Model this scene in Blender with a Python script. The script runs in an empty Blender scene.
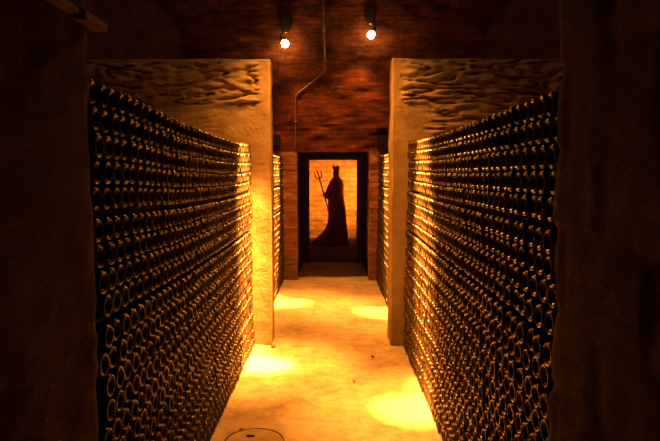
import bpy, bmesh, math, random
import numpy as np
from mathutils import Vector, Matrix, noise
random.seed(7)
rng = np.random.default_rng(7)
S = bpy.context.scene
C = S.collection
PI = math.pi

# ------------------------------------------------------------------ camera
F = 580.0                                   # focal length in pixels of a 660 x 441 frame
PITCH = math.atan(45.5 / F)
YAW = math.atan(3.0 / F)
EYE = 1.84
cam_data = bpy.data.cameras.new('camera')
cam = bpy.data.objects.new('camera', cam_data)
C.objects.link(cam)
cam_data.sensor_width = 36.0
cam_data.lens = F / 660.0 * 36.0
cam_data.clip_start = 0.05
cam.location = (0, 0, EYE)
cam.rotation_euler = (PI / 2 - PITCH, 0, YAW)
S.camera = cam

# ------------------------------------------------------------------ world, exposure
w = bpy.data.worlds.new('world')
S.world = w
w.use_nodes = True
w.node_tree.nodes['Background'].inputs[0].default_value = (0, 0, 0, 1)
w.node_tree.nodes['Background'].inputs[1].default_value = 0.0
S.view_settings.view_transform = 'Standard'
S.view_settings.look = 'None'
S.view_settings.gamma = 1.0
S.view_settings.use_curve_mapping = False
S.view_settings.exposure = 0.0
S.cycles.max_bounces = 6
S.cycles.diffuse_bounces = 4
S.cycles.glossy_bounces = 3
S.cycles.sample_clamp_indirect = 6.0

WARM = (1.0, 0.315, 0.034)                    # tungsten lamps under a daylight white balance

def spot(name, loc, aim, watts, angle, blend=1.0, radius=0.03, color=WARM):
    d = bpy.data.lights.new(name, 'SPOT')
    d.energy = watts
    d.color = color
    d.spot_size = math.radians(angle)
    d.spot_blend = blend
    d.shadow_soft_size = radius
    o = bpy.data.objects.new(name, d)
    C.objects.link(o)
    o.location = loc
    o.rotation_euler = (Vector(aim) - Vector(loc)).to_track_quat('-Z', 'Y').to_euler()
    return o

# the gallery's four reflector lamps: bulb centre, point aimed at on the floor, beam watts, spill watts
LAMPS = [
    dict(pos=(-0.80, 9.85, 4.02), aim=(0.79, 8.30, 1.55), pool=(0.60, 7.72, 0), core=16000, flood=2600, beam=40000, spill=360, angle=26, cone=100),
    dict(pos=(0.63, 9.85, 4.16), aim=(-0.86, 8.85, 1.55), pool=(-0.60, 8.28, 0), core=20000, flood=2600, beam=40000, spill=360, angle=26, cone=100),
    dict(pos=(0.22, 5.52, 4.15), aim=(-0.85, 5.72, 1.48), pool=(-0.66, 5.52, 0), core=42000, flood=3600, beam=36000, spill=340, angle=24, cone=100),
    dict(pos=(-0.50, 5.72, 4.10), aim=(0.78, 5.05, 1.50), pool=(0.61, 4.46, 0), core=21000, flood=3000, beam=34000, spill=560, angle=24, cone=112),
]
# two lamps standing behind the jambs of the far chamber and facing its end wall
CHAMBER = [
    dict(pos=(1.25, 15.35, 1.55), aim=(0.30, 16.6, 1.45), watts=700),
    dict(pos=(-1.25, 15.35, 1.55), aim=(-0.45, 16.6, 1.35), watts=190),
]

# ------------------------------------------------------------------ materials
def mat(name):
    m = bpy.data.materials.new(name)
    m.use_nodes = True
    nt = m.node_tree
    return m, nt, nt.nodes['Principled BSDF']

def nd(nt, typ, **kw):
    n = nt.nodes.new(typ)
    for k, v in kw.items():
        setattr(n, k, v)
    return n

def ramp(nt, fac, stops):
    r = nd(nt, 'ShaderNodeValToRGB')
    while len(r.color_ramp.elements) < len(stops):
        r.color_ramp.elements.new(0.5)
    for e, (p, c) in zip(r.color_ramp.elements, stops):
        e.position = p
        e.color = (*c, 1)
    nt.links.new(fac, r.inputs[0])
    return r.outputs[0]

def noise_tex(nt, vec, scale, detail=6, rough=0.6):
    n = nd(nt, 'ShaderNodeTexNoise')
    n.inputs['Scale'].default_value = scale
    n.inputs['Detail'].default_value = detail
    n.inputs['Roughness'].default_value = rough
    if vec is not None:
        nt.links.new(vec, n.inputs['Vector'])
    return n.outputs['Fac']

def bump(nt, bsdf, height, strength, dist, normal=None):
    b = nd(nt, 'ShaderNodeBump')
    b.inputs['Strength'].default_value = strength
    b.inputs['Distance'].default_value = dist
    nt.links.new(height, b.inputs['Height'])
    if normal is not None:
        nt.links.new(normal, b.inputs['Normal'])
    nt.links.new(b.outputs[0], bsdf.inputs['Normal'])
    return b.outputs[0]

def rough_mat(name, stops, scale=3.0, bump_scale=22.0, bump_d=0.02, rough=0.9, stretch=(1, 1, 1)):
    m, nt, b = mat(name)
    tc = nd(nt, 'ShaderNodeTexCoord')
    mp = nd(nt, 'ShaderNodeMapping')
    mp.inputs['Scale'].default_value = stretch
    nt.links.new(tc.outputs['Object'], mp.inputs['Vector'])
    f = noise_tex(nt, mp.outputs[0], scale, 8, 0.65)
    nt.links.new(ramp(nt, f, stops), b.inputs['Base Color'])
    h = noise_tex(nt, mp.outputs[0], bump_scale, 6, 0.7)
    bump(nt, b, h, 0.6, bump_d)
    b.inputs['Roughness'].default_value = rough
    b.inputs['Specular IOR Level'].default_value = 0.2
    return m

def brick_mat(name, c1, c2, mortar, axis, bw=0.27, bh=0.075, soot=0.5, mort=0.008):
    """axis: the world axes read as (u, v) of the courses, e.g. 'xz' on a wall that faces the aisle's end."""
    m, nt, b = mat(name)
    tc = nd(nt, 'ShaderNodeTexCoord')
    sp = nd(nt, 'ShaderNodeSeparateXYZ')
    cb = nd(nt, 'ShaderNodeCombineXYZ')
    nt.links.new(tc.outputs['Object'], sp.inputs[0])
    warp = noise_tex(nt, tc.outputs['Object'], 2.3, 3)
    wm = nd(nt, 'ShaderNodeMath', operation='MULTIPLY')
    wm.inputs[1].default_value = 0.05
    nt.links.new(warp, wm.inputs[0])
    ad = nd(nt, 'ShaderNodeMath', operation='ADD')
    nt.links.new(sp.outputs['XYZ'.index(axis[1].upper())], ad.inputs[0])
    nt.links.new(wm.outputs[0], ad.inputs[1])
    nt.links.new(sp.outputs['XYZ'.index(axis[0].upper())], cb.inputs[0])
    nt.links.new(ad.outputs[0], cb.inputs[1])
    br = nd(nt, 'ShaderNodeTexBrick')
    br.inputs['Scale'].default_value = 1.0
    br.inputs['Brick Width'].default_value = bw
    br.inputs['Row Height'].default_value = bh
    br.inputs['Mortar Size'].default_value = mort
    br.inputs['Mortar Smooth'].default_value = 0.4
    br.inputs['Color1'].default_value = (*c1, 1)
    br.inputs['Color2'].default_value = (*c2, 1)
    br.inputs['Mortar'].default_value = (*mortar, 1)
    nt.links.new(cb.outputs[0], br.inputs['Vector'])
    mp = nd(nt, 'ShaderNodeMapping')
    mp.inputs['Scale'].default_value = (1, 1, 2.6)
    nt.links.new(tc.outputs['Object'], mp.inputs['Vector'])
    n1 = noise_tex(nt, mp.outputs[0], 1.9, 9, 0.75)
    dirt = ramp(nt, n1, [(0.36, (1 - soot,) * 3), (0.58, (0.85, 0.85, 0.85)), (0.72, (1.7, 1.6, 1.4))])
    mx = nd(nt, 'ShaderNodeMix', data_type='RGBA', blend_type='MULTIPLY')
    mx.inputs[0].default_value = 1.0
    nt.links.new(br.outputs['Color'], mx.inputs[6])
    nt.links.new(dirt, mx.inputs[7])
    nt.links.new(mx.outputs[2], b.inputs['Base Color'])
    inv = nd(nt, 'ShaderNodeMath', operation='SUBTRACT')
    inv.inputs[0].default_value = 1.0
    nt.links.new(br.outputs['Fac'], inv.inputs[1])
    n2 = noise_tex(nt, tc.outputs['Object'], 14, 6, 0.7)
    sm = nd(nt, 'ShaderNodeMath', operation='ADD')
    nt.links.new(inv.outputs[0], sm.inputs[0])
    nt.links.new(n2, sm.inputs[1])
    bump(nt, b, sm.outputs[0], 0.6, 0.022)
    b.inputs['Roughness'].default_value = 0.92
    b.inputs['Specular IOR Level'].default_value = 0.15
    return m

def plain_mat(name, col, rough=0.5, metal=0.0, spec=0.5):
    m, nt, b = mat(name)
    tc = nd(nt, 'ShaderNodeTexCoord')
    f = noise_tex(nt, tc.outputs['Object'], 9.0, 4)
    c0 = tuple(0.75 * k for k in col)
    c1 = tuple(min(1, 1.2 * k) for k in col)
    nt.links.new(ramp(nt, f, [(0.3, c0), (0.7, c1)]), b.inputs['Base Color'])
    b.inputs['Roughness'].default_value = rough
    b.inputs['Metallic'].default_value = metal
    b.inputs['Specular IOR Level'].default_value = spec
    return m

M = {}
# packed earth and concrete floor
m, nt, b = mat('worn_floor')
tc = nd(nt, 'ShaderNodeTexCoord')
f1 = noise_tex(nt, tc.outputs['Object'], 1.7, 9, 0.68)
f2 = noise_tex(nt, tc.outputs['Object'], 9.0, 8, 0.75)
mxf = nd(nt, 'ShaderNodeMath', operation='ADD')
nt.links.new(f1, mxf.inputs[0]); nt.links.new(f2, mxf.inputs[1])
hf = nd(nt, 'ShaderNodeMath', operation='MULTIPLY'); hf.inputs[1].default_value = 0.5
nt.links.new(mxf.outputs[0], hf.inputs[0])
nt.links.new(ramp(nt, hf.outputs[0], [(0.33, (0.24, 0.16, 0.10)), (0.45, (0.42, 0.32, 0.22)), (0.55, (0.56, 0.45, 0.34)), (0.66, (0.68, 0.58, 0.46))]), b.inputs['Base Color'])
f3 = noise_tex(nt, tc.outputs['Object'], 30.0, 7, 0.75)
nb = bump(nt, b, f3, 0.55, 0.012)
bump(nt, b, f1, 0.5, 0.05, nb)
b.inputs['Roughness'].default_value = 0.8
b.inputs['Specular IOR Level'].default_value = 0.25
M['floor'] = m
M['shaded_stone'] = rough_mat('shade_darkened_stone', [(0.3, (0.030, 0.016, 0.010)), (0.55, (0.065, 0.036, 0.022)), (0.75, (0.10, 0.06, 0.036))], 2.2, 12, 0.04, stretch=(1, 1, 2.5))  # darker copy of the rubble; dimness of the near walls put into the colour
M['floor_shade'] = rough_mat('shaded_chamber_floor', [(0.3, (0.018, 0.009, 0.006)), (0.7, (0.045, 0.022, 0.014))], 5, 30, 0.01)  # near-black colour carries the shade of the unlit chamber floor
M['plaster'] = rough_mat('rough_lime_render', [(0.3, (0.22, 0.15, 0.09)), (0.5, (0.36, 0.27, 0.17)), (0.7, (0.44, 0.34, 0.22))], 2.6, 26, 0.02)
M['rubble'] = rough_mat('rubble_stone', [(0.3, (0.10, 0.06, 0.035)), (0.55, (0.20, 0.12, 0.07)), (0.75, (0.27, 0.17, 0.10))], 2.2, 12, 0.04, stretch=(1, 1, 2.5))
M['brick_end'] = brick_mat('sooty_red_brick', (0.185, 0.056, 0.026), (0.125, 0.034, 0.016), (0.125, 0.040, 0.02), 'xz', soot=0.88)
M['brick_side'] = brick_mat('shaded_sooty_brick_of_side_wall', (0.085, 0.030, 0.016), (0.055, 0.019, 0.010), (0.04, 0.018, 0.011), 'yz', soot=0.7)  # darker brick copy: soot blotches, plus shade of the unlit walls in the colour
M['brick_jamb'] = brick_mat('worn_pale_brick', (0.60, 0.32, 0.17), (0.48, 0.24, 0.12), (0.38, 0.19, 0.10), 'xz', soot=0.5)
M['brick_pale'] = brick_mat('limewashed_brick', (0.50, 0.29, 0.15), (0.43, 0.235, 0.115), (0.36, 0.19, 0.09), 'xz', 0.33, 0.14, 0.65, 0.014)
M['wood'] = rough_mat('old_dark_timber', [(0.3, (0.035, 0.018, 0.010)), (0.7, (0.10, 0.052, 0.026))], 4, 30, 0.008, 0.7, (8, 0.6, 8))
M['sooty_wood'] = rough_mat('black_stained_timber', [(0.3, (0.010, 0.006, 0.004)), (0.7, (0.035, 0.018, 0.010))], 4, 30, 0.006, 0.8, (8, 0.6, 8))
M['board'] = rough_mat('brown_board', [(0.3, (0.09, 0.045, 0.022)), (0.7, (0.18, 0.09, 0.045))], 4, 30, 0.005, 0.6, (8, 0.6, 8))
M['black_metal'] = plain_mat('black_lacquered_metal', (0.012, 0.010, 0.009), 0.45, 0.0, 0.4)
M['iron'] = plain_mat('grey_iron_pipe', (0.16, 0.11, 0.08), 0.5, 0.2)
M['brass'] = plain_mat('brass', (0.5, 0.33, 0.13), 0.35, 1.0)
M['figure_shade'] = plain_mat('shadow_figure_red', (0.68, 0.19, 0.085), 0.8, 0.0, 0.15)  # shadow's dark red, given to the solid figure that replaces it
M['cover'] = rough_mat('concrete_cover', [(0.3, (0.30, 0.21, 0.13)), (0.7, (0.52, 0.40, 0.26))], 7, 40, 0.008)
M['slot'] = plain_mat('black_opening', (0.006, 0.005, 0.004), 0.9, 0, 0.1)
M['pebble'] = rough_mat('pebble', [(0.3, (0.10, 0.06, 0.035)), (0.7, (0.24, 0.16, 0.10))], 20, 60, 0.004)

# bottle glass: dark wine-filled glass under a film of cellar dust
m, nt, b = mat('dusty_dark_bottle_glass')
tc = nd(nt, 'ShaderNodeTexCoord')
f = noise_tex(nt, tc.outputs['Object'], 5.0, 6, 0.7)
nt.links.new(ramp(nt, f, [(0.30, (0.010, 0.007, 0.005)), (0.55, (0.038, 0.026, 0.017)), (0.8, (0.095, 0.068, 0.046))]), b.inputs['Base Color'])
f = noise_tex(nt, tc.outputs['Object'], 24.0, 3, 0.6)
rr = nd(nt, 'ShaderNodeMapRange')
rr.inputs['To Min'].default_value = 0.13
rr.inputs['To Max'].default_value = 0.30
nt.links.new(f, rr.inputs['Value'])
nt.links.new(rr.outputs[0], b.inputs['Roughness'])
b.inputs['Specular IOR Level'].default_value = 0.42
b.inputs['Specular Tint'].default_value = (1.0, 0.82, 0.70, 1)
M['glass'] = m

m, nt, b = mat('lit_bulb')
b.inputs['Base Color'].default_value = (0.9, 0.8, 0.6, 1)
b.inputs['Emission Color'].default_value = (1.0, 0.50, 0.12, 1)
b.inputs['Emission Strength'].default_value = 80.0
M['bulb'] = m

# ------------------------------------------------------------------ helpers
def link(name, me, material, parent=None, smooth=True):
    o = bpy.data.objects.new(name, me)
    C.objects.link(o)
    me.materials.append(material)
    if smooth:
        me.polygons.foreach_set('use_smooth', [True] * len(me.polygons))
    if parent:
        o.parent = parent
    return o

def from_bm(name, bm, material, parent=None, smooth=True):
    me = bpy.data.meshes.new(name)
    bmesh.ops.recalc_face_normals(bm, faces=bm.faces)
    bm.to_mesh(me)
    bm.free()
    return link(name, me, material, parent, smooth)

def tag(o, label, cat, group=None, kind=None):
    o['label'] = label
    o['category'] = cat
    if group: o['group'] = group
    if kind: o['kind'] = kind
    return o

def structure(o):
    o['kind'] = 'structure'
    return o

def empty(name, loc, rot=(0, 0, 0)):
    o = bpy.data.objects.new(name, None)
    o.empty_display_size = 0.1
    C.objects.link(o)
    o.location = loc
    o.rotation_euler = rot
    return o

def lathe(bm, prof, seg=24, mtx=None):
    """prof: list of (radius, height); closed at both ends when radius is 0."""
    rings = []
    for r, z in prof:
        if r < 1e-6:
            v = bm.verts.new((0, 0, z)); rings.append([v])
        else:
            rings.append([bm.verts.new((r * math.cos(2 * PI * k / seg), r * math.sin(2 * PI * k / seg), z)) for k in range(seg)])
    for a, c in zip(rings, rings[1:]):
        for k in range(seg):
            k2 = (k + 1) % seg
            if len(a) == 1 and len(c) == 1: continue
            if len(a) == 1: bm.faces.new((a[0], c[k], c[k2]))
            elif len(c) == 1: bm.faces.new((a[k], a[k2], c[0]))
            else: bm.faces.new((a[k], a[k2], c[k2], c[k]))
    if mtx is not None:
        bmesh.ops.transform(bm, matrix=mtx, verts=[v for r in rings for v in r])

def tube(bm, pts, rad, seg=10):
    pts = [Vector(p) for p in pts]
    rings = []
    for i, p in enumerate(pts):
        d = (pts[min(i + 1, len(pts) - 1)] - pts[max(i - 1, 0)]).normalized()
        q = d.to_track_quat('Z', 'Y')
        r = rad[i] if isinstance(rad, (list, tuple)) else rad
        rings.append([bm.verts.new(p + q @ Vector((r * math.cos(2 * PI * k / seg), r * math.sin(2 * PI * k / seg), 0))) for k in range(seg)])
    for a, c in zip(rings, rings[1:]):
        for k in range(seg):
            bm.faces.new((a[k], a[(k + 1) % seg], c[(k + 1) % seg], c[k]))
    bm.faces.new(rings[0][::-1])
    bm.faces.new(rings[-1])

def bez(pts, n=6):
    """a smooth polyline through pts (Catmull-Rom)"""
    P = [Vector(p) for p in pts]
    out = []
    for i in range(len(P) - 1):
        a, b_, c, d = P[max(i - 1, 0)], P[i], P[i + 1], P[min(i + 2, len(P) - 1)]
        for k in range(n):
            t = k / n
            out.append(0.5 * ((2 * b_) + (c - a) * t + (2 * a - 5 * b_ + 4 * c - d) * t * t + (3 * b_ - a - 3 * c + d) * t ** 3))
    out.append(P[-1])
    return out

def bevel_box(bm, x0, x1, y0, y1, z0, z1, bv=0.004):
    g = bmesh.ops.create_cube(bm, size=1)
    bmesh.ops.transform(bm, verts=g['verts'], matrix=Matrix.Translation(((x0 + x1) / 2, (y0 + y1) / 2, (z0 + z1) / 2)) @ Matrix.Diagonal((x1 - x0, y1 - y0, z1 - z0, 1)))
    if bv:
        es = list({e for v in g['verts'] for e in v.link_edges})
        bmesh.ops.bevel(bm, geom=es, offset=bv, segments=2, affect='EDGES')

def grid_box(bm, x0, x1, y0, y1, z0, z1, step, disp):
    """a closed box cut into small squares, every vertex moved by disp(Vector)."""
    n = [max(1, round((b_ - a) / s)) for a, b_, s in ((x0, x1, step[0]), (y0, y1, step[1]), (z0, z1, step[2]))]
    lo = (x0, y0, z0); hi = (x1, y1, z1)
    vs = {}
    def V(i, j, k):
        key = (i, j, k)
        if key not in vs:
            p = Vector([lo[q] + (hi[q] - lo[q]) * key[q] / n[q] for q in range(3)])
            vs[key] = bm.verts.new(p + disp(p))
        return vs[key]
    for j in range(n[1]):
        for k in range(n[2]):
            for i in (0, n[0]):
                bm.faces.new((V(i, j, k), V(i, j + 1, k), V(i, j + 1, k + 1), V(i, j, k + 1)))
    for i in range(n[0]):
        for k in range(n[2]):
            for j in (0, n[1]):
                bm.faces.new((V(i, j, k), V(i + 1, j, k), V(i + 1, j, k + 1), V(i, j, k + 1)))
    for i in range(n[0]):
        for j in range(n[1]):
            for k in (0, n[2]):
                bm.faces.new((V(i, j, k), V(i + 1, j, k), V(i + 1, j + 1, k), V(i, j + 1, k)))

def wobble(a, s=2.0):
    return lambda p: noise.noise_vector(p * s) * a

def sm(a, b_, x):
    t = min(1, max(0, (x - a) / (b_ - a)))
    return t * t * (3 - 2 * t)

# ------------------------------------------------------------------ the vaulted gallery
bm = bmesh.new()
nx, ny = 70, 150
X0, X1, Y0, Y1 = -2.75, 2.75, -2.6, 17.0
vv = [[bm.verts.new((X0 + (X1 - X0) * i / nx, Y0 + (Y1 - Y0) * j / ny, 0)) for j in range(ny + 1)] for i in range(nx + 1)]
for row in vv:
    for v in row:
        x, y = v.co.x, v.co.y
        if abs(x) < 0.86 and y < 12.4:
            v.co.z = -0.006 + 0.012 * noise.noise(Vector((x * 2.2, y * 1.6, 0.3)))
            v.co.z = min(v.co.z, 0.004)
for i in range(nx):
    for j in range(ny):
        bm.faces.new((vv[i][j], vv[i + 1][j], vv[i + 1][j + 1], vv[i][j + 1]))
structure(from_bm('floor', bm, M['floor']))

def side_wall(name, s):
    bm = bmesh.new()
    a, b_ = sorted((s * 2.6, s * 3.0))
    grid_box(bm, a, b_, -2.4, 10.1, 0, 4.45, (0.4, 0.25, 0.25), wobble(0.02))
    return structure(from_bm(name, bm, M['brick_side']))
side_wall('wall_left', -1)
side_wall('wall_right', 1)

# segmental barrel vault with thickness
bm = bmesh.new()
span, rise, spring = 2.62, 0.62, 4.40
Rv = (span ** 2 + rise ** 2) / (2 * rise)
half = math.asin(span / Rv)
na, nl = 28, 40
rows = []
for layer, dr in ((0, 0.0), (1, 0.3)):
    g = []
    for i in range(na + 1):
        t = -half + 2 * half * i / na
        g.append([])
        for j in range(nl + 1):
            y = -2.4 + (10.1 + 2.4) * j / nl
            p = Vector(((Rv + dr) * math.sin(t), y, spring + rise - Rv + (Rv + dr) * math.cos(t)))
            g[-1].append(bm.verts.new(p + noise.noise_vector(p * 1.7) * (0.02 if layer == 0 else 0)))
    rows.append(g)
for g in rows:
    for i in range(na):
        for j in range(nl):
            bm.faces.new((g[i][j], g[i + 1][j], g[i + 1][j + 1], g[i][j + 1]))
structure(from_bm('ceiling', bm, M['brick_side']))

bm = bmesh.new()
grid_box(bm, -3.0, 3.0, -2.7, -2.4, 0, 5.4, (0.5, 0.3, 0.5), wobble(0.01))
structure(from_bm('wall_rear', bm, M['rubble']))

# the brick end wall with its doorway
DX0, DX1, DZ = -0.63, 0.63, 2.24
def end_disp(p):
    return noise.noise_vector(p * 3.0) * 0.012 + Vector((0, 0.02 * noise.noise(Vector((p.x * 3, 7, p.z * 9))), 0))
bm = bmesh.new()
st = (0.06, 0.25, 0.06)
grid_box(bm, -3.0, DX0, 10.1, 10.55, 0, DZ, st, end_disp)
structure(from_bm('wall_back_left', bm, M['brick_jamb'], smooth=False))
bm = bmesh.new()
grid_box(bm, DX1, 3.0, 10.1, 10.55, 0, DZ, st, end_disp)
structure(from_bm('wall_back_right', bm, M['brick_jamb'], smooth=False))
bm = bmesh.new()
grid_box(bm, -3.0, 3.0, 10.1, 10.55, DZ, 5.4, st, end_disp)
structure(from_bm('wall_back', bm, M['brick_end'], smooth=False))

# passage behind the doorway and the far chamber
for s, nm in ((-1, 'left'), (1, 'right')):
    bm = bmesh.new()
    a, b_ = sorted((s * 0.64, s * 1.0))
    grid_box(bm, a, b_, 10.55, 12.3, 0, 2.3, (0.2, 0.12, 0.12), wobble(0.012, 3))
    structure(from_bm('wall_passage_' + nm, bm, M['brick_side']))
    bm = bmesh.new()
    a, b_ = sorted((s * 0.52, s * 2.6))
    grid_box(bm, a, b_, 12.3, 12.6, 0, 2.8, (0.3, 0.3, 0.3), wobble(0.008, 3))
    structure(from_bm('wall_chamber_front_' + nm, bm, M['brick_end']))
    bm = bmesh.new()
    a, b_ = sorted((s * 2.3, s * 2.6))
    grid_box(bm, a, b_, 12.6, 16.6, 0, 2.8, (0.3, 0.3, 0.3), wobble(0.008, 3))
    structure(from_bm('wall_chamber_' + nm, bm, M['brick_side']))
bm = bmesh.new()
grid_box(bm, -1.0, 1.0, 10.55, 12.3, 2.3, 2.6, (0.3, 0.3, 0.3), wobble(0.008, 3))
structure(from_bm('ceiling_passage', bm, M['rubble']))
bm = bmesh.new()
grid_box(bm, -0.52, 0.52, 12.3, 12.6, 2.235, 2.8, (0.3, 0.3, 0.3), wobble(0.006, 3))
structure(from_bm('wall_chamber_front_top', bm, M['brick_end']))
bm = bmesh.new()
grid_box(bm, -2.6, 2.6, 12.3, 16.9, 2.8, 3.0, (0.5, 0.5, 0.5), wobble(0.006, 3))
structure(from_bm('ceiling_chamber', bm, M['rubble']))
bm = bmesh.new()
grid_box(bm, -2.6, 2.6, 16.6, 16.9, 0, 2.8, (0.08, 0.3, 0.06), lambda p: noise.noise_vector(p * 4) * 0.012)
structure(from_bm('wall_chamber_back', bm, M['brick_pale']))
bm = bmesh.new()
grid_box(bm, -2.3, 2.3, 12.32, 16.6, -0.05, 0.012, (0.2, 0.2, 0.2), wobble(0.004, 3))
structure(from_bm('floor_chamber_shade', bm, M['floor_shade']))  # slab added over the floor, its dark colour stands for shade
# dark timber frame of the inner doorway
bm = bmesh.new()
bevel_box(bm, -0.64, -0.50, 12.16, 12.30, 0, 2.24, 0.006)
bevel_box(bm, 0.50, 0.64, 12.16, 12.30, 0, 2.24, 0.006)
bevel_box(bm, -0.50, 0.50, 12.16, 12.30, 2.155, 2.24, 0.004)
structure(from_bm('door_1', bm, M['wood'], smooth=False))

# ------------------------------------------------------------------ masonry between the bays
def course_relief(p, rough, coarse=1.0):
    """stones laid in wavering courses: bulging beds with deep joints"""
    zz = p.z + 0.05 * noise.noise(Vector((p.x * 1.4, p.y * 1.4, p.z * 1.1)))
    n1 = noise.noise(Vector((p.x * 2.4, p.y * 2.4, zz * 16.0 * coarse)))
    n3 = noise.noise(Vector((p.x * 6.0 + 5, p.y * 6, zz * 17.0)))
    n2 = noise.noise(Vector((p.x * 9, p.y * 9, zz * 26.0)))
    crack = math.exp(-(n1 / 0.075) ** 2) * (0.55 + 0.9 * n3)
    return rough * (0.02 + 0.026 * n3 + 0.022 * n2 - 0.085 * max(0, crack))

def cross_wall(name, xa, xb, y0, y1, inner):
    """inner: the x of the rendered pier end that faces the aisle"""
    def disp(p):
        d = abs(p.x - inner)
        upper = sm(2.52, 2.66, p.z + 0.06 * noise.noise(Vector((p.x * 3, 0, 1)))) * sm(0.06, 0.20, d) * (1 - sm(2.98, 3.05, p.z))
        side = 0.7 * sm(0.30, 0.48, d) * sm(0.0, 0.2, p.z - 2.1) if inner > 0 else 0.12 * sm(0.3, 0.6, d)
        r = max(upper, side)
        v = noise.noise_vector(p * 2.5) * 0.012 + noise.noise_vector(p * 9) * 0.005
        v.y -= course_relief(p, r)
        return v
    bm = bmesh.new()
    grid_box(bm, xa, xb, y0, y1, 0, 3.05, (0.016, 0.15, 0.0125), disp)
    return structure(from_bm(name, bm, M['plaster']))
cross_wall('wall_cross_left', -2.6, -0.666, 6.2, 6.50, -0.666)
cross_wall('wall_cross_right', 0.622, 2.6, 6.17, 6.50, 0.622)

def near_wall(name, xa, xb, y0, y1, face, blocks):
    s = 1 if face > 0 else -1
    def disp(p):
        v = noise.noise_vector(p * 3) * 0.012
        if blocks:
            row = math.floor(p.z / 0.27 + 0.25 * noise.noise(Vector((p.y * 0.8, 3, 0))))
            f = (p.z / 0.27 + 0.25 * noise.noise(Vector((p.y * 0.8, 3, 0)))) % 1
            col = p.y / 0.55 + 0.5 * (row % 2) + 0.3 * noise.noise(Vector((row, 1, 2)))
            g = col % 1
            joint = min(sm(0, 0.16, f), sm(0, 0.16, 1 - f), sm(0, 0.08, g), sm(0, 0.08, 1 - g))
            off = 0.03 * noise.cell(Vector((row * 1.3 + 0.5, math.floor(col) + 0.5, 0.5)))
            v.x += s * (0.016 * (1 - joint) + 0.2 * abs(off) + 0.008 * noise.noise(p * 9))
            v.y -= abs(off) * 0.4
        else:
            v.x += s * 0.02 * abs(noise.noise(Vector((0, p.y * 4, p.z * 7)))) + 0.006 * noise.noise(p * 12)
        return v
    bm = bmesh.new()
    grid_box(bm, xa, xb, y0, y1, 0, 4.3, (0.3, 0.035, 0.03), disp)
    return structure(from_bm(name, bm, M['shaded_stone']))
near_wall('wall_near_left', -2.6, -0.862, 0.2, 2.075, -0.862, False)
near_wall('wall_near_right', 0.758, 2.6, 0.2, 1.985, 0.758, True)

# added solid backing behind the bottle stacks, blocks light through their gaps
for nm, xa, xb, ya, yb in (('left', -2.6, -1.22, 2.09, 6.18), ('right', 1.14, 2.6, 1.98, 6.15),
                           ('far_left', -2.6, -1.22, 6.64, 10.08), ('far_right', 1.14, 2.6, 6.62, 10.08)):
    bm = bmesh.new()
    grid_box(bm, xa, xb, ya, yb, 0, 2.08, (0.3, 0.3, 0.3), lambda p: Vector((0, 0, 0)))
    structure(from_bm('gap_backing_' + nm, bm, M['rubble']))

# ------------------------------------------------------------------ bottles
R_B, PX, PZ, PLANK = 0.0466, 0.0942, 0.0964, 0.022
PROF = [(0.0, 0.030), (0.010, 0.0285), (0.020, 0.0215), (0.029, 0.0095), (0.0345, 0.0022), (0.0375, 0.0002), (0.0405, 0.0006),
        (0.0435, 0.0028), (0.0455, 0.0065), (R_B, 0.012), (R_B, 0.150), (0.0440, 0.172), (0.036, 0.202), (0.025, 0.230),
        (0.0175, 0.252), (0.0148, 0.285), (0.0148, 0.290), (0.0172, 0.292), (0.0172, 0.301), (0.0142, 0.305), (0.0142, 0.318), (0.0, 0.319)]
PROF_LOW = [PROF[k] for k in (0, 2, 3, 4, 5, 6, 7, 8, 9, 10, 12, 14, 20, 21)]

def face_x(side, z):
    return -(0.852 + 0.008 * z) if side < 0 else 0.752 + 0.018 * z

STACKS = [   # side, first y, last y, name of the stack in words
    (-1, 2.095, 6.17, 'left stack'), (1, 2.000, 6.14, 'right stack'),
    (-1, 6.665, 10.07, None), (1, 6.645, 10.07, None)]

def row_z(k):
    """height of the axis of row k (0 at the floor) before the stack settles"""
    z = 0.004 + R_B + k * PZ
    if k >= 13: z += PLANK
    if k >= 17: z += PLANK
    return z

def settle(y, z, ya, yb, side):
    t = (y - ya) / (yb - ya)
    f = np.interp(t, (0, 0.1, 0.3, 0.6, 0.85, 1), (1.012, 1.008, 0.992, 0.986, 0.990, 1.0) if side < 0 else (0.990, 0.990, 0.988, 0.990, 1.0, 1.012))
    return z * float(f)

def project(p):
    d = Vector(p) - Vector((0, 0, EYE))
    d.rotate(Matrix.Rotation(-YAW, 3, 'Z'))
    depth = d.y * math.cos(PITCH) - d.z * math.sin(PITCH)
    up = d.y * math.sin(PITCH) + d.z * math.cos(PITCH)
    return 330 + F * d.x / depth, 220.5 - F * up / depth, depth

bottles = []
for si, (side, ya, yb, nm) in enumerate(STACKS):
    n = int((yb - ya) / 0.0946)
    step = (yb - ya - 2 * R_B - 0.002) / (n - 1)
    for k in range(22):
        shift = random.choice((0, 0, 0.5)) if si < 2 else 0
        cnt = n if shift == 0 else n - 1
        out = random.uniform(-0.006, 0.006)
        for c in range(cnt):
            y = ya + 0.001 + R_B + (c + shift) * step
            z = settle(y, row_z(k), ya, yb, side)
            x = face_x(side, z) + out + random.uniform(-0.006, 0.006)
            bottles.append(dict(s=si, side=side, k=k, c=c, p=(x, y, z), a=random.uniform(0, 2 * PI),
                                tilt=(random.uniform(-0.004, 0.004), random.uniform(-0.004, 0.004))))

def in_view(b_):
    x, y, z = b_['p']
    u, v, d = project((x, y, z))
    return -2 < v < 449 and 4 < u < 656

near = [b_ for b_ in bottles if b_['s'] < 2 and in_view(b_)]
near.sort(key=lambda b_: project(b_['p'])[2])
chosen = near[:300]
ids = {id(b_) for b_ in chosen}

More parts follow.
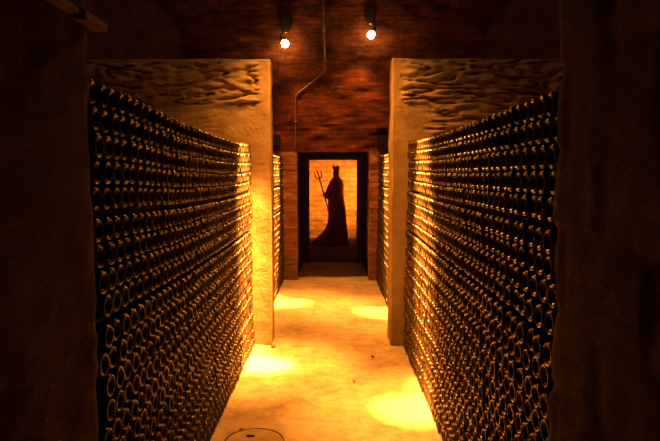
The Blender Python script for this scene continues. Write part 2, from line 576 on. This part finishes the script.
ORD = ['first', 'second', 'third', 'fourth', 'fifth', 'sixth', 'seventh', 'eighth', 'ninth', 'tenth', 'eleventh', 'twelfth', 'thirteenth',
       'fourteenth', 'fifteenth', 'sixteenth', 'seventeenth', 'eighteenth', 'nineteenth', 'twentieth', 'twenty-first', 'twenty-second']
def bottle_rot(b_):
    # lathe axis +Z runs from the base towards the neck, away from the aisle
    d = Vector((b_['side'], b_['tilt'][0], b_['tilt'][1] - 0.0)).normalized()
    return d.to_track_quat('Z', 'Y').to_matrix().to_4x4() @ Matrix.Rotation(b_['a'], 4, 'Z')

bm = bmesh.new()
lathe(bm, PROF, 32)
bottle_me = bpy.data.meshes.new('wine_bottle')
bmesh.ops.recalc_face_normals(bm, faces=bm.faces)
bm.to_mesh(bottle_me); bm.free()
first_bottle = link('wine_bottle', bottle_me, M['glass'])
# order along each row from the near end, counted among the bottles in view
rank = {}
for s in (0, 1):
    for k in range(22):
        row = sorted((b_ for b_ in near if b_['s'] == s and b_['k'] == k), key=lambda q: q['c'])
        for i, b_ in enumerate(row):
            rank[id(b_)] = i
for i, b_ in enumerate(chosen):
    o = first_bottle if i == 0 else first_bottle.copy()
    if i: C.objects.link(o)
    o.matrix_world = Matrix.Translation(b_['p']) @ bottle_rot(b_)
    st_name = STACKS[b_['s']][3]
    r_top = 21 - b_['k']
    row_txt = 'top row' if r_top == 0 else ORD[r_top] + ' row from top'
    pos = ORD[rank[id(b_)]]
    tag(o, f'dark wine bottle in {st_name}, {row_txt}, {pos} in view from near end', 'bottle',
        f'wine bottles at the near end of the {st_name}')

# everything further along: one mass of bottles
bm = bmesh.new()
lathe(bm, PROF_LOW, 18)
bmesh.ops.recalc_face_normals(bm, faces=bm.faces)
bm.verts.ensure_lookup_table()
bv = np.array([v.co[:] for v in bm.verts])
bf = [[v.index for v in f.verts] for f in bm.faces]
bm.free()
nv = len(bv)
rest = [b_ for b_ in bottles if id(b_) not in ids]
allv = np.empty((nv * len(rest), 3))
for i, b_ in enumerate(rest):
    R = np.array(bottle_rot(b_).to_3x3())
    allv[i * nv:(i + 1) * nv] = bv @ R.T + np.array(b_['p'])
lens = np.array([len(f) for f in bf]); flat = np.concatenate([np.array(f) for f in bf])
nf = len(bf); nl_ = len(flat); N = len(rest)
me = bpy.data.meshes.new('wine_bottle_stack')
me.vertices.add(nv * N)
me.vertices.foreach_set('co', allv.ravel())
me.loops.add(nl_ * N)
me.loops.foreach_set('vertex_index', (flat[None, :] + (np.arange(N) * nv)[:, None]).ravel().astype(np.int32))
me.polygons.add(nf * N)
start = np.concatenate([[0], np.cumsum(lens)[:-1]])
me.polygons.foreach_set('loop_start', (start[None, :] + (np.arange(N) * nl_)[:, None]).ravel().astype(np.int32))
me.polygons.foreach_set('loop_total', np.tile(lens, N).astype(np.int32))
me.update(calc_edges=True)
me.validate()
o = link('stacked_wine_bottles', me, M['glass'])
tag(o, 'countless dark wine bottles stacked base outwards along both sides of the aisle', 'bottles', kind='stuff')

# boards laid through the two front stacks
def plank(si, k, label):
    side, ya, yb, nm = STACKS[si]
    bm = bmesh.new()
    n = 40
    zt = row_z(k) - R_B - 0.003
    prev = None
    for i in range(n + 1):
        y = ya + 0.005 + (yb - ya - 0.01) * i / n
        z = settle(y, zt, ya, yb, side)
        xf = face_x(side, z) + side * 0.035 + 0.002 * noise.noise(Vector((y * 3, k, 0)))
        xb = face_x(side, z) + side * 0.30
        ring = [bm.verts.new(q) for q in ((xf, y, z - PLANK + 0.004), (xf, y, z), (xb, y, z), (xb, y, z - PLANK + 0.004))]
        if prev:
            for a in range(4):
                bm.faces.new((prev[a], prev[(a + 1) % 4], ring[(a + 1) % 4], ring[a]))
        else:
            bm.faces.new(ring)
        prev = ring
    bm.faces.new(prev[::-1])
    o = from_bm('wooden_board', bm, M['sooty_wood'], smooth=False)
    tag(o, label, 'board', 'boards laid between the rows of bottles')
plank(0, 17, 'dark board under the top five rows of bottles in the left stack')
plank(0, 13, 'dark lower board nine rows below the top of the left stack')
plank(1, 17, 'dark board under the top five rows of bottles in the right stack')
plank(1, 13, 'dark lower board nine rows below the top of the right stack')

# ------------------------------------------------------------------ lamps
def lamp(d, label, group, mount):
    """a reflector bulb in a black socket on a short arm; mount: 'wall' (at its back) or 'ceiling'"""
    p = Vector(d['pos']); aim = Vector(d['aim'])
    dr = (aim - p).normalized()
    root = empty('spot_lamp', p)
    tag(root, label, 'lamp', group)
    q = dr.to_track_quat('Z', 'Y').to_matrix().to_4x4()     # local +Z looks along the beam
    bm = bmesh.new()
    lathe(bm, [(0.0, 0.060), (0.026, 0.057), (0.049, 0.044), (0.061, 0.022), (0.064, 0.0), (0.058, -0.026), (0.043, -0.052), (0.027, -0.068), (0.020, -0.078), (0.0, -0.078)], 28, q)
    from_bm('bulb', bm, M['bulb'], root)
    bm = bmesh.new()
    lathe(bm, [(0.0, -0.074), (0.024, -0.074), (0.026, -0.086), (0.026, -0.150), (0.018, -0.158), (0.0, -0.158)], 20, q)
    from_bm('socket', bm, M['black_metal'], root)
    back = q @ Vector((0, 0, -0.155))
    if mount == 'wall':
        wy = 10.095 - p.y
        box = Vector((0.0, wy - 0.065, 0.37))
        bm = bmesh.new()
        tube(bm, bez([back, back + Vector((0, 0.02, 0.05)), box + Vector((0, 0, -0.09))], 6), 0.011, 10)
        from_bm('arm', bm, M['black_metal'], root)
        bm = bmesh.new()
        bevel_box(bm, -0.072, 0.072, wy - 0.13, wy, box.z - 0.12, box.z + 0.12, 0.018)
        from_bm('housing', bm, M['black_metal'], root, smooth=False)
        bm = bmesh.new()
        lathe(bm, [(0.0, 0.0), (0.03, 0.0), (0.034, 0.012), (0.024, 0.04), (0.0, 0.042)], 18, Matrix.Translation((0, wy - 0.065, box.z - 0.16)))
        from_bm('swivel_joint', bm, M['brass'], root)
    else:
        ztop = spring + rise - Rv + math.sqrt(Rv * Rv - p.x * p.x) - p.z + 0.02
        bm = bmesh.new()
        tube(bm, bez([back, back + Vector((0, 0, 0.06)), Vector((back.x, back.y, ztop))], 6), 0.011, 10)
        from_bm('arm', bm, M['black_metal'], root)
        bm = bmesh.new()
        lathe(bm, [(0.0, ztop), (0.06, ztop), (0.06, ztop - 0.05), (0.03, ztop - 0.07), (0.0, ztop - 0.07)], 20, Matrix.Translation((back.x, back.y, 0)))
        from_bm('ceiling_rose', bm, M['black_metal'], root)
    src = p + dr * 0.075
    spot('spot_beam', src, aim, d['beam'], d['angle'], 1.0, 0.03)
    spot('spot_core', src, d['pool'], d['core'], 9.5, 1.0, 0.03)
    spot('spot_flood', src, d['pool'], d['flood'], 30, 1.0, 0.03)
    spot('spot_spill', src, (0.35 * aim.x, aim.y, 0), d['spill'], d['cone'], 1.0, 0.03)
LG = 'lit reflector lamps of the cellar'
lamp(LAMPS[0], 'lit lamp on the brick wall, left of the pipe', LG, 'wall')
lamp(LAMPS[1], 'lit lamp on the brick wall, right of the pipe', LG, 'wall')
lamp(LAMPS[2], 'lit lamp hanging from the vault and turned on the left bottle stack', LG, 'ceiling')
lamp(LAMPS[3], 'lit lamp hanging from the vault and turned on the right bottle stack', LG, 'ceiling')

def chamber_lamp(d, label):
    p = Vector(d['pos']); aim = Vector(d['aim']); dr = (aim - p).normalized()
    root = empty('standing_lamp', (p.x, p.y, 0))
    tag(root, label, 'lamp', 'lamps hidden in the far chamber')
    q = Matrix.Translation((0, 0, p.z)) @ dr.to_track_quat('Z', 'Y').to_matrix().to_4x4()
    bm = bmesh.new()
    lathe(bm, [(0, 0), (0.14, 0), (0.14, 0.015), (0.02, 0.03), (0.014, 0.05), (0.014, p.z - 0.06), (0, p.z - 0.06)], 18)
    from_bm('stand', bm, M['black_metal'], root)
    bm = bmesh.new()
    lathe(bm, [(0.0, -0.14), (0.03, -0.14), (0.05, -0.09), (0.075, 0.02), (0.07, 0.02), (0.045, -0.08), (0.0, -0.10)], 20, q)
    from_bm('lamp_shade', bm, M['black_metal'], root)
    bm = bmesh.new()
    lathe(bm, [(0, -0.09), (0.016, -0.08), (0.028, -0.05), (0.03, -0.03), (0.02, -0.008), (0, 0.0)], 16, q)
    from_bm('bulb', bm, M['bulb'], root)
    spot('chamber_beam', p + dr * 0.03, aim, d['watts'], 120, 1.0, 0.03)
chamber_lamp(CHAMBER[0], 'lamp standing behind the right jamb of the far doorway')
chamber_lamp(CHAMBER[1], 'lamp standing behind the left jamb of the far doorway')

# ------------------------------------------------------------------ conduit and boxes on the brick wall
yw = 10.075
root = empty('wall_conduit', (-0.17, 10.1, 4.9))
tag(root, 'thin metal pipe kinking down the brick wall between the two lit lamps', 'pipe')
off = Vector((-0.17, 10.1, 4.9))
def rel(pts): return [Vector(p) - off for p in pts]
bm = bmesh.new()
tube(bm, rel(bez([(-0.172, yw, 4.98), (-0.165, yw, 4.7), (-0.155, yw, 4.36), (-0.142, yw, 4.0), (-0.138, yw, 3.70), (-0.158, yw, 3.60), (-0.30, yw, 3.47), (-0.48, yw, 3.33),
                      (-0.615, yw, 3.225), (-0.640, yw, 3.16), (-0.648, yw, 2.8), (-0.655, yw, 2.27)], 6)), 0.0125, 10)
from_bm('pipe', bm, M['iron'], root)
bm = bmesh.new()
lathe(bm, [(0, -0.06), (0.022, -0.06), (0.026, -0.04), (0.026, 0.04), (0.022, 0.06), (0, 0.06)], 16, Matrix.Translation(Vector((-0.154, yw, 4.33)) - off))
from_bm('coupling', bm, M['iron'], root)
for z_, x_ in ((3.78, -0.139), (3.40, -0.39), (2.75, -0.649)):
    bm = bmesh.new()
    bevel_box(bm, x_ - 0.035 - off.x, x_ + 0.035 - off.x, yw - 0.018 - off.y, yw + 0.02 - off.y, z_ - 0.010 - off.z, z_ + 0.010 - off.z, 0.003)
    from_bm('clip', bm, M['iron'], root)

def jbox(x0, x1, z0, z1, label):
    root = empty('junction_box', ((x0 + x1) / 2, 10.1, z0))
    tag(root, label, 'box', 'black boxes on the brick wall')
    hw = (x1 - x0) / 2; h = z1 - z0
    bm = bmesh.new(); bevel_box(bm, -hw, hw, -0.15, -0.01, 0, h, 0.012)
    from_bm('case', bm, M['black_metal'], root, smooth=False)
    bm = bmesh.new(); bevel_box(bm, -hw - 0.008, hw + 0.008, -0.168, -0.145, -0.008, h + 0.008, 0.008)
    from_bm('lid', bm, M['black_metal'], root, smooth=False)
jbox(0.75, 0.98, 2.28, 2.50, 'black box on the brick wall above the far right stack')
jbox(-1.02, -0.90, 2.36, 2.50, 'small black box on the brick wall above the far left stack')

# board end high on the near left wall
bm = bmesh.new()
bevel_box(bm, -0.868, -0.825, 0.9, 1.93, 2.362, 2.385, 0.004)
root = from_bm('wooden_batten', bm, M['board'], smooth=False)
tag(root, 'brown wooden batten along the top of the dark near left wall', 'batten')
bm = bmesh.new()
bevel_box(bm, -0.868, -0.822, 1.97, 2.16, 2.358, 2.392, 0.004)
o = from_bm('end_piece', bm, M['board'], root, smooth=False)

# ------------------------------------------------------------------ solid figure standing in for the shadow on the far wall
sx, sy = 0.085, 15.4
root = empty('shadow_figure', (sx, sy, 0))
tag(root, 'solid stand-in for the shadow of a crowned robed figure with a trident', 'shadow figure')
# rings of the robe: height, centre x, half width left, half width right, half depth
rings = [(0.0, -0.03, 0.68, 0.42, 0.34), (0.07, -0.03, 0.62, 0.37, 0.32), (0.18, -0.03, 0.48, 0.335, 0.30), (0.30, -0.02, 0.36, 0.315, 0.28), (0.44, 0.0, 0.26, 0.285, 0.25), (0.60, 0.01, 0.23, 0.255, 0.22),
         (0.80, 0.015, 0.225, 0.235, 0.20), (1.00, 0.01, 0.225, 0.225, 0.19), (1.18, 0.0, 0.22, 0.215, 0.18), (1.34, 0.0, 0.205, 0.205, 0.17), (1.50, 0.0, 0.205, 0.212, 0.165),
         (1.62, 0.0, 0.195, 0.212, 0.155), (1.69, 0.0, 0.165, 0.185, 0.14), (1.745, 0.0, 0.115, 0.13, 0.11), (1.785, 0.0, 0.075, 0.085, 0.085), (1.82, 0.0, 0.070, 0.076, 0.085),
         (1.87, 0.0, 0.078, 0.080, 0.098), (1.92, 0.0, 0.080, 0.080, 0.102), (1.97, 0.0, 0.074, 0.074, 0.094), (2.01, 0.0, 0.055, 0.055, 0.07), (2.03, 0.0, 0.02, 0.02, 0.03)]
bm = bmesh.new()
seg = 56
prev = None
for z, cx, wl, wr, dp in rings:
    ring = []
    for k in range(seg):
        t = 2 * PI * k / seg
        fold = 1 + (0.05 * math.sin(11 * t + 2 * z) * (1 - sm(0.9, 1.5, z)) if z < 1.5 else 0)
        x = cx + math.cos(t) * (wr if math.cos(t) > 0 else wl) * fold
        y = math.sin(t) * dp * fold
        if z > 1.79 and math.sin(t) < 0:                 # face towards the aisle: brow, nose, beard
            c = abs(math.cos(t))
            nose = max(0, 1 - c / 0.28)
            if 1.85 < z < 1.95: y -= 0.022 * nose
            if z < 1.86: y -= 0.03 * max(0, 1 - c / 0.7)
            if 1.90 < z < 1.95: y += 0.010 * max(0, 1 - abs(c - 0.45) / 0.2)
        ring.append(bm.verts.new((x, y, z)))
    if prev:
        for k in range(seg):
            bm.faces.new((prev[k], prev[(k + 1) % seg], ring[(k + 1) % seg], ring[k]))
    else:
        bm.faces.new(ring[::-1])
    prev = ring
bm.faces.new(prev)
bm.verts.ensure_lookup_table()
body = from_bm('robed_body', bm, M['figure_shade'], root)
ss = body.modifiers.new('round', 'SUBSURF'); ss.levels = 1; ss.render_levels = 1
# right arm with a wide sleeve, then the hand around the shaft
bm = bmesh.new()
tube(bm, bez([(-0.13, -0.03, 1.58), (-0.19, -0.10, 1.44), (-0.22, -0.16, 1.30), (-0.245, -0.20, 1.29), (-0.275, -0.225, 1.31)], 6),
     [0.075] * 6 + [0.078] * 6 + [0.072] * 6 + [0.060] * 6 + [0.042], 16)
from_bm('sleeve', bm, M['figure_shade'], root)
hx, hy, hz = -0.315, -0.235, 1.315                          # centre of the grip
bm = bmesh.new()
tube(bm, bez([(-0.262, -0.225, 1.31), (-0.285, -0.215, 1.315), (-0.30, -0.205, 1.316)], 4), [0.028, 0.030, 0.033, 0.036, 0.037, 0.037, 0.036, 0.034, 0.030], 14)
for f in range(4):                                           # four fingers curled round the shaft
    zf = hz + 0.036 - 0.024 * f
    Lf = (0.92, 1.0, 0.96, 0.80)[f]
    pts = [(hx + 0.026 * math.cos(a), hy - 0.0 + 0.028 * math.sin(a), zf) for a in [PI * 0.45 + Lf * PI * 1.25 * q / 7 for q in range(8)]]
    tube(bm, bez(pts, 3), 0.0115 if f < 3 else 0.010, 10)
tube(bm, bez([(-0.285, -0.225, hz + 0.03), (hx + 0.034, hy - 0.016, hz + 0.052), (hx + 0.014, hy - 0.036, hz + 0.046), (hx - 0.012, hy - 0.036, hz + 0.030)], 4), 0.012, 10)
from_bm('hand', bm, M['figure_shade'], root)
# trident, leaning a little away from the figure
tr = empty('trident', (0, 0, 0)); tr.parent = root
tr.name = 'trident'
foot = Vector((-0.16, -0.36, 0.0)); top = Vector((-0.435, -0.22, 1.84))
g = Vector((hx, hy, hz))
axis = (Vector((-0.437, -0.20, 1.74)) - g).normalized()
low = g - axis * (g.z / axis.z) * 0.985
bm = bmesh.new()
tube(bm, [low, g, g + axis * 0.45], 0.017, 12)
from_bm('shaft', bm, M['figure_shade'], tr)
bm = bmesh.new()
h0 = g + axis * 0.45
side_v = axis.cross(Vector((0, 1, 0))).normalized()
def hp(u, v): return h0 + side_v * u + axis * v
tube(bm, [hp(0, -0.02), hp(0, 0.10), hp(0, 0.19), hp(0, 0.225)], [0.017, 0.016, 0.018, 0.003], 10)
for s in (-1, 1):
    tube(bm, [*bez([hp(0, 0.0), hp(s * 0.045, 0.012), hp(s * 0.078, 0.045), hp(s * 0.085, 0.11), hp(s * 0.082, 0.165)], 5), hp(s * 0.082, 0.20)], [0.015] * 20 + [0.017, 0.003], 10)
from_bm('fork', bm, M['figure_shade'], tr)
# crown
bm = bmesh.new()
seg = 40
lo = []; hi = []; lo2 = []; hi2 = []
for k in range(seg):
    t = 2 * PI * k / seg
    zt = 2.045 + 0.055 * abs(((k / 8.0) % 1) - 0.5) * 2
    r0, r1 = 0.086, 0.100
    lo.append(bm.verts.new((r0 * math.cos(t), r0 * 1.12 * math.sin(t), 1.975)))
    hi.append(bm.verts.new((r1 * math.cos(t), r1 * 1.12 * math.sin(t), zt)))
    lo2.append(bm.verts.new(((r0 - 0.008) * math.cos(t), (r0 - 0.008) * 1.12 * math.sin(t), 1.975)))
    hi2.append(bm.verts.new(((r1 - 0.008) * math.cos(t), (r1 - 0.008) * 1.12 * math.sin(t), zt)))
for k in range(seg):
    j = (k + 1) % seg
    bm.faces.new((lo[k], lo[j], hi[j], hi[k])); bm.faces.new((lo2[k], hi2[k], hi2[j], lo2[j]))
    bm.faces.new((hi[k], hi[j], hi2[j], hi2[k])); bm.faces.new((lo[k], lo2[k], lo2[j], lo[j]))
from_bm('crown', bm, M['figure_shade'], root, smooth=False)

# ------------------------------------------------------------------ floor cover and loose stones
root = empty('floor_cover', (-0.545, 3.87, 0))
tag(root, 'round cover let into the floor at the foot of the left stack', 'cover')
bm = bmesh.new()
lathe(bm, [(0.0, 0.010), (0.19, 0.010), (0.197, 0.006), (0.20, -0.01), (0.0, -0.01)], 56)
from_bm('disc', bm, M['cover'], root)
bm = bmesh.new()
lathe(bm, [(0.202, -0.005), (0.202, 0.0085), (0.205, 0.0095), (0.209, 0.008), (0.209, -0.005)], 56)
from_bm('rim', bm, M['pebble'], root)
bm = bmesh.new()
bmesh.ops.create_uvsphere(bm, u_segments=20, v_segments=8, radius=1)
bmesh.ops.transform(bm, matrix=Matrix.Translation((-0.035, 0.075, 0.009)) @ Matrix.Diagonal((0.036, 0.022, 0.005, 1)), verts=bm.verts)
from_bm('finger_hole', bm, M['slot'], root)
o = root

def pebble(x, y, r, label):
    bm = bmesh.new()
    bmesh.ops.create_icosphere(bm, subdivisions=3, radius=r)
    for v in bm.verts:
        v.co += noise.noise_vector(v.co * (0.8 / r) + Vector((x, y, 0)) * 9) * r * 0.35
        v.co.z = v.co.z * 0.6
    zmin = min(v.co.z for v in bm.verts)
    o = from_bm('stone', bm, M['pebble'])
    o.location = (x, y, -zmin - 0.001)
    tag(o, label, 'stone', 'loose stones on the floor')
pebble(-0.66, 4.05, 0.016, 'small dark stone on the floor just left of the round cover')
pebble(0.19, 5.05, 0.014, 'small stone lying alone in the middle of the front floor')
pebble(-0.64, 6.10, 0.026, 'stone at the right foot of the left rendered pier')
pebble(0.40, 5.75, 0.018, 'small stone on the floor in front of the right pier')
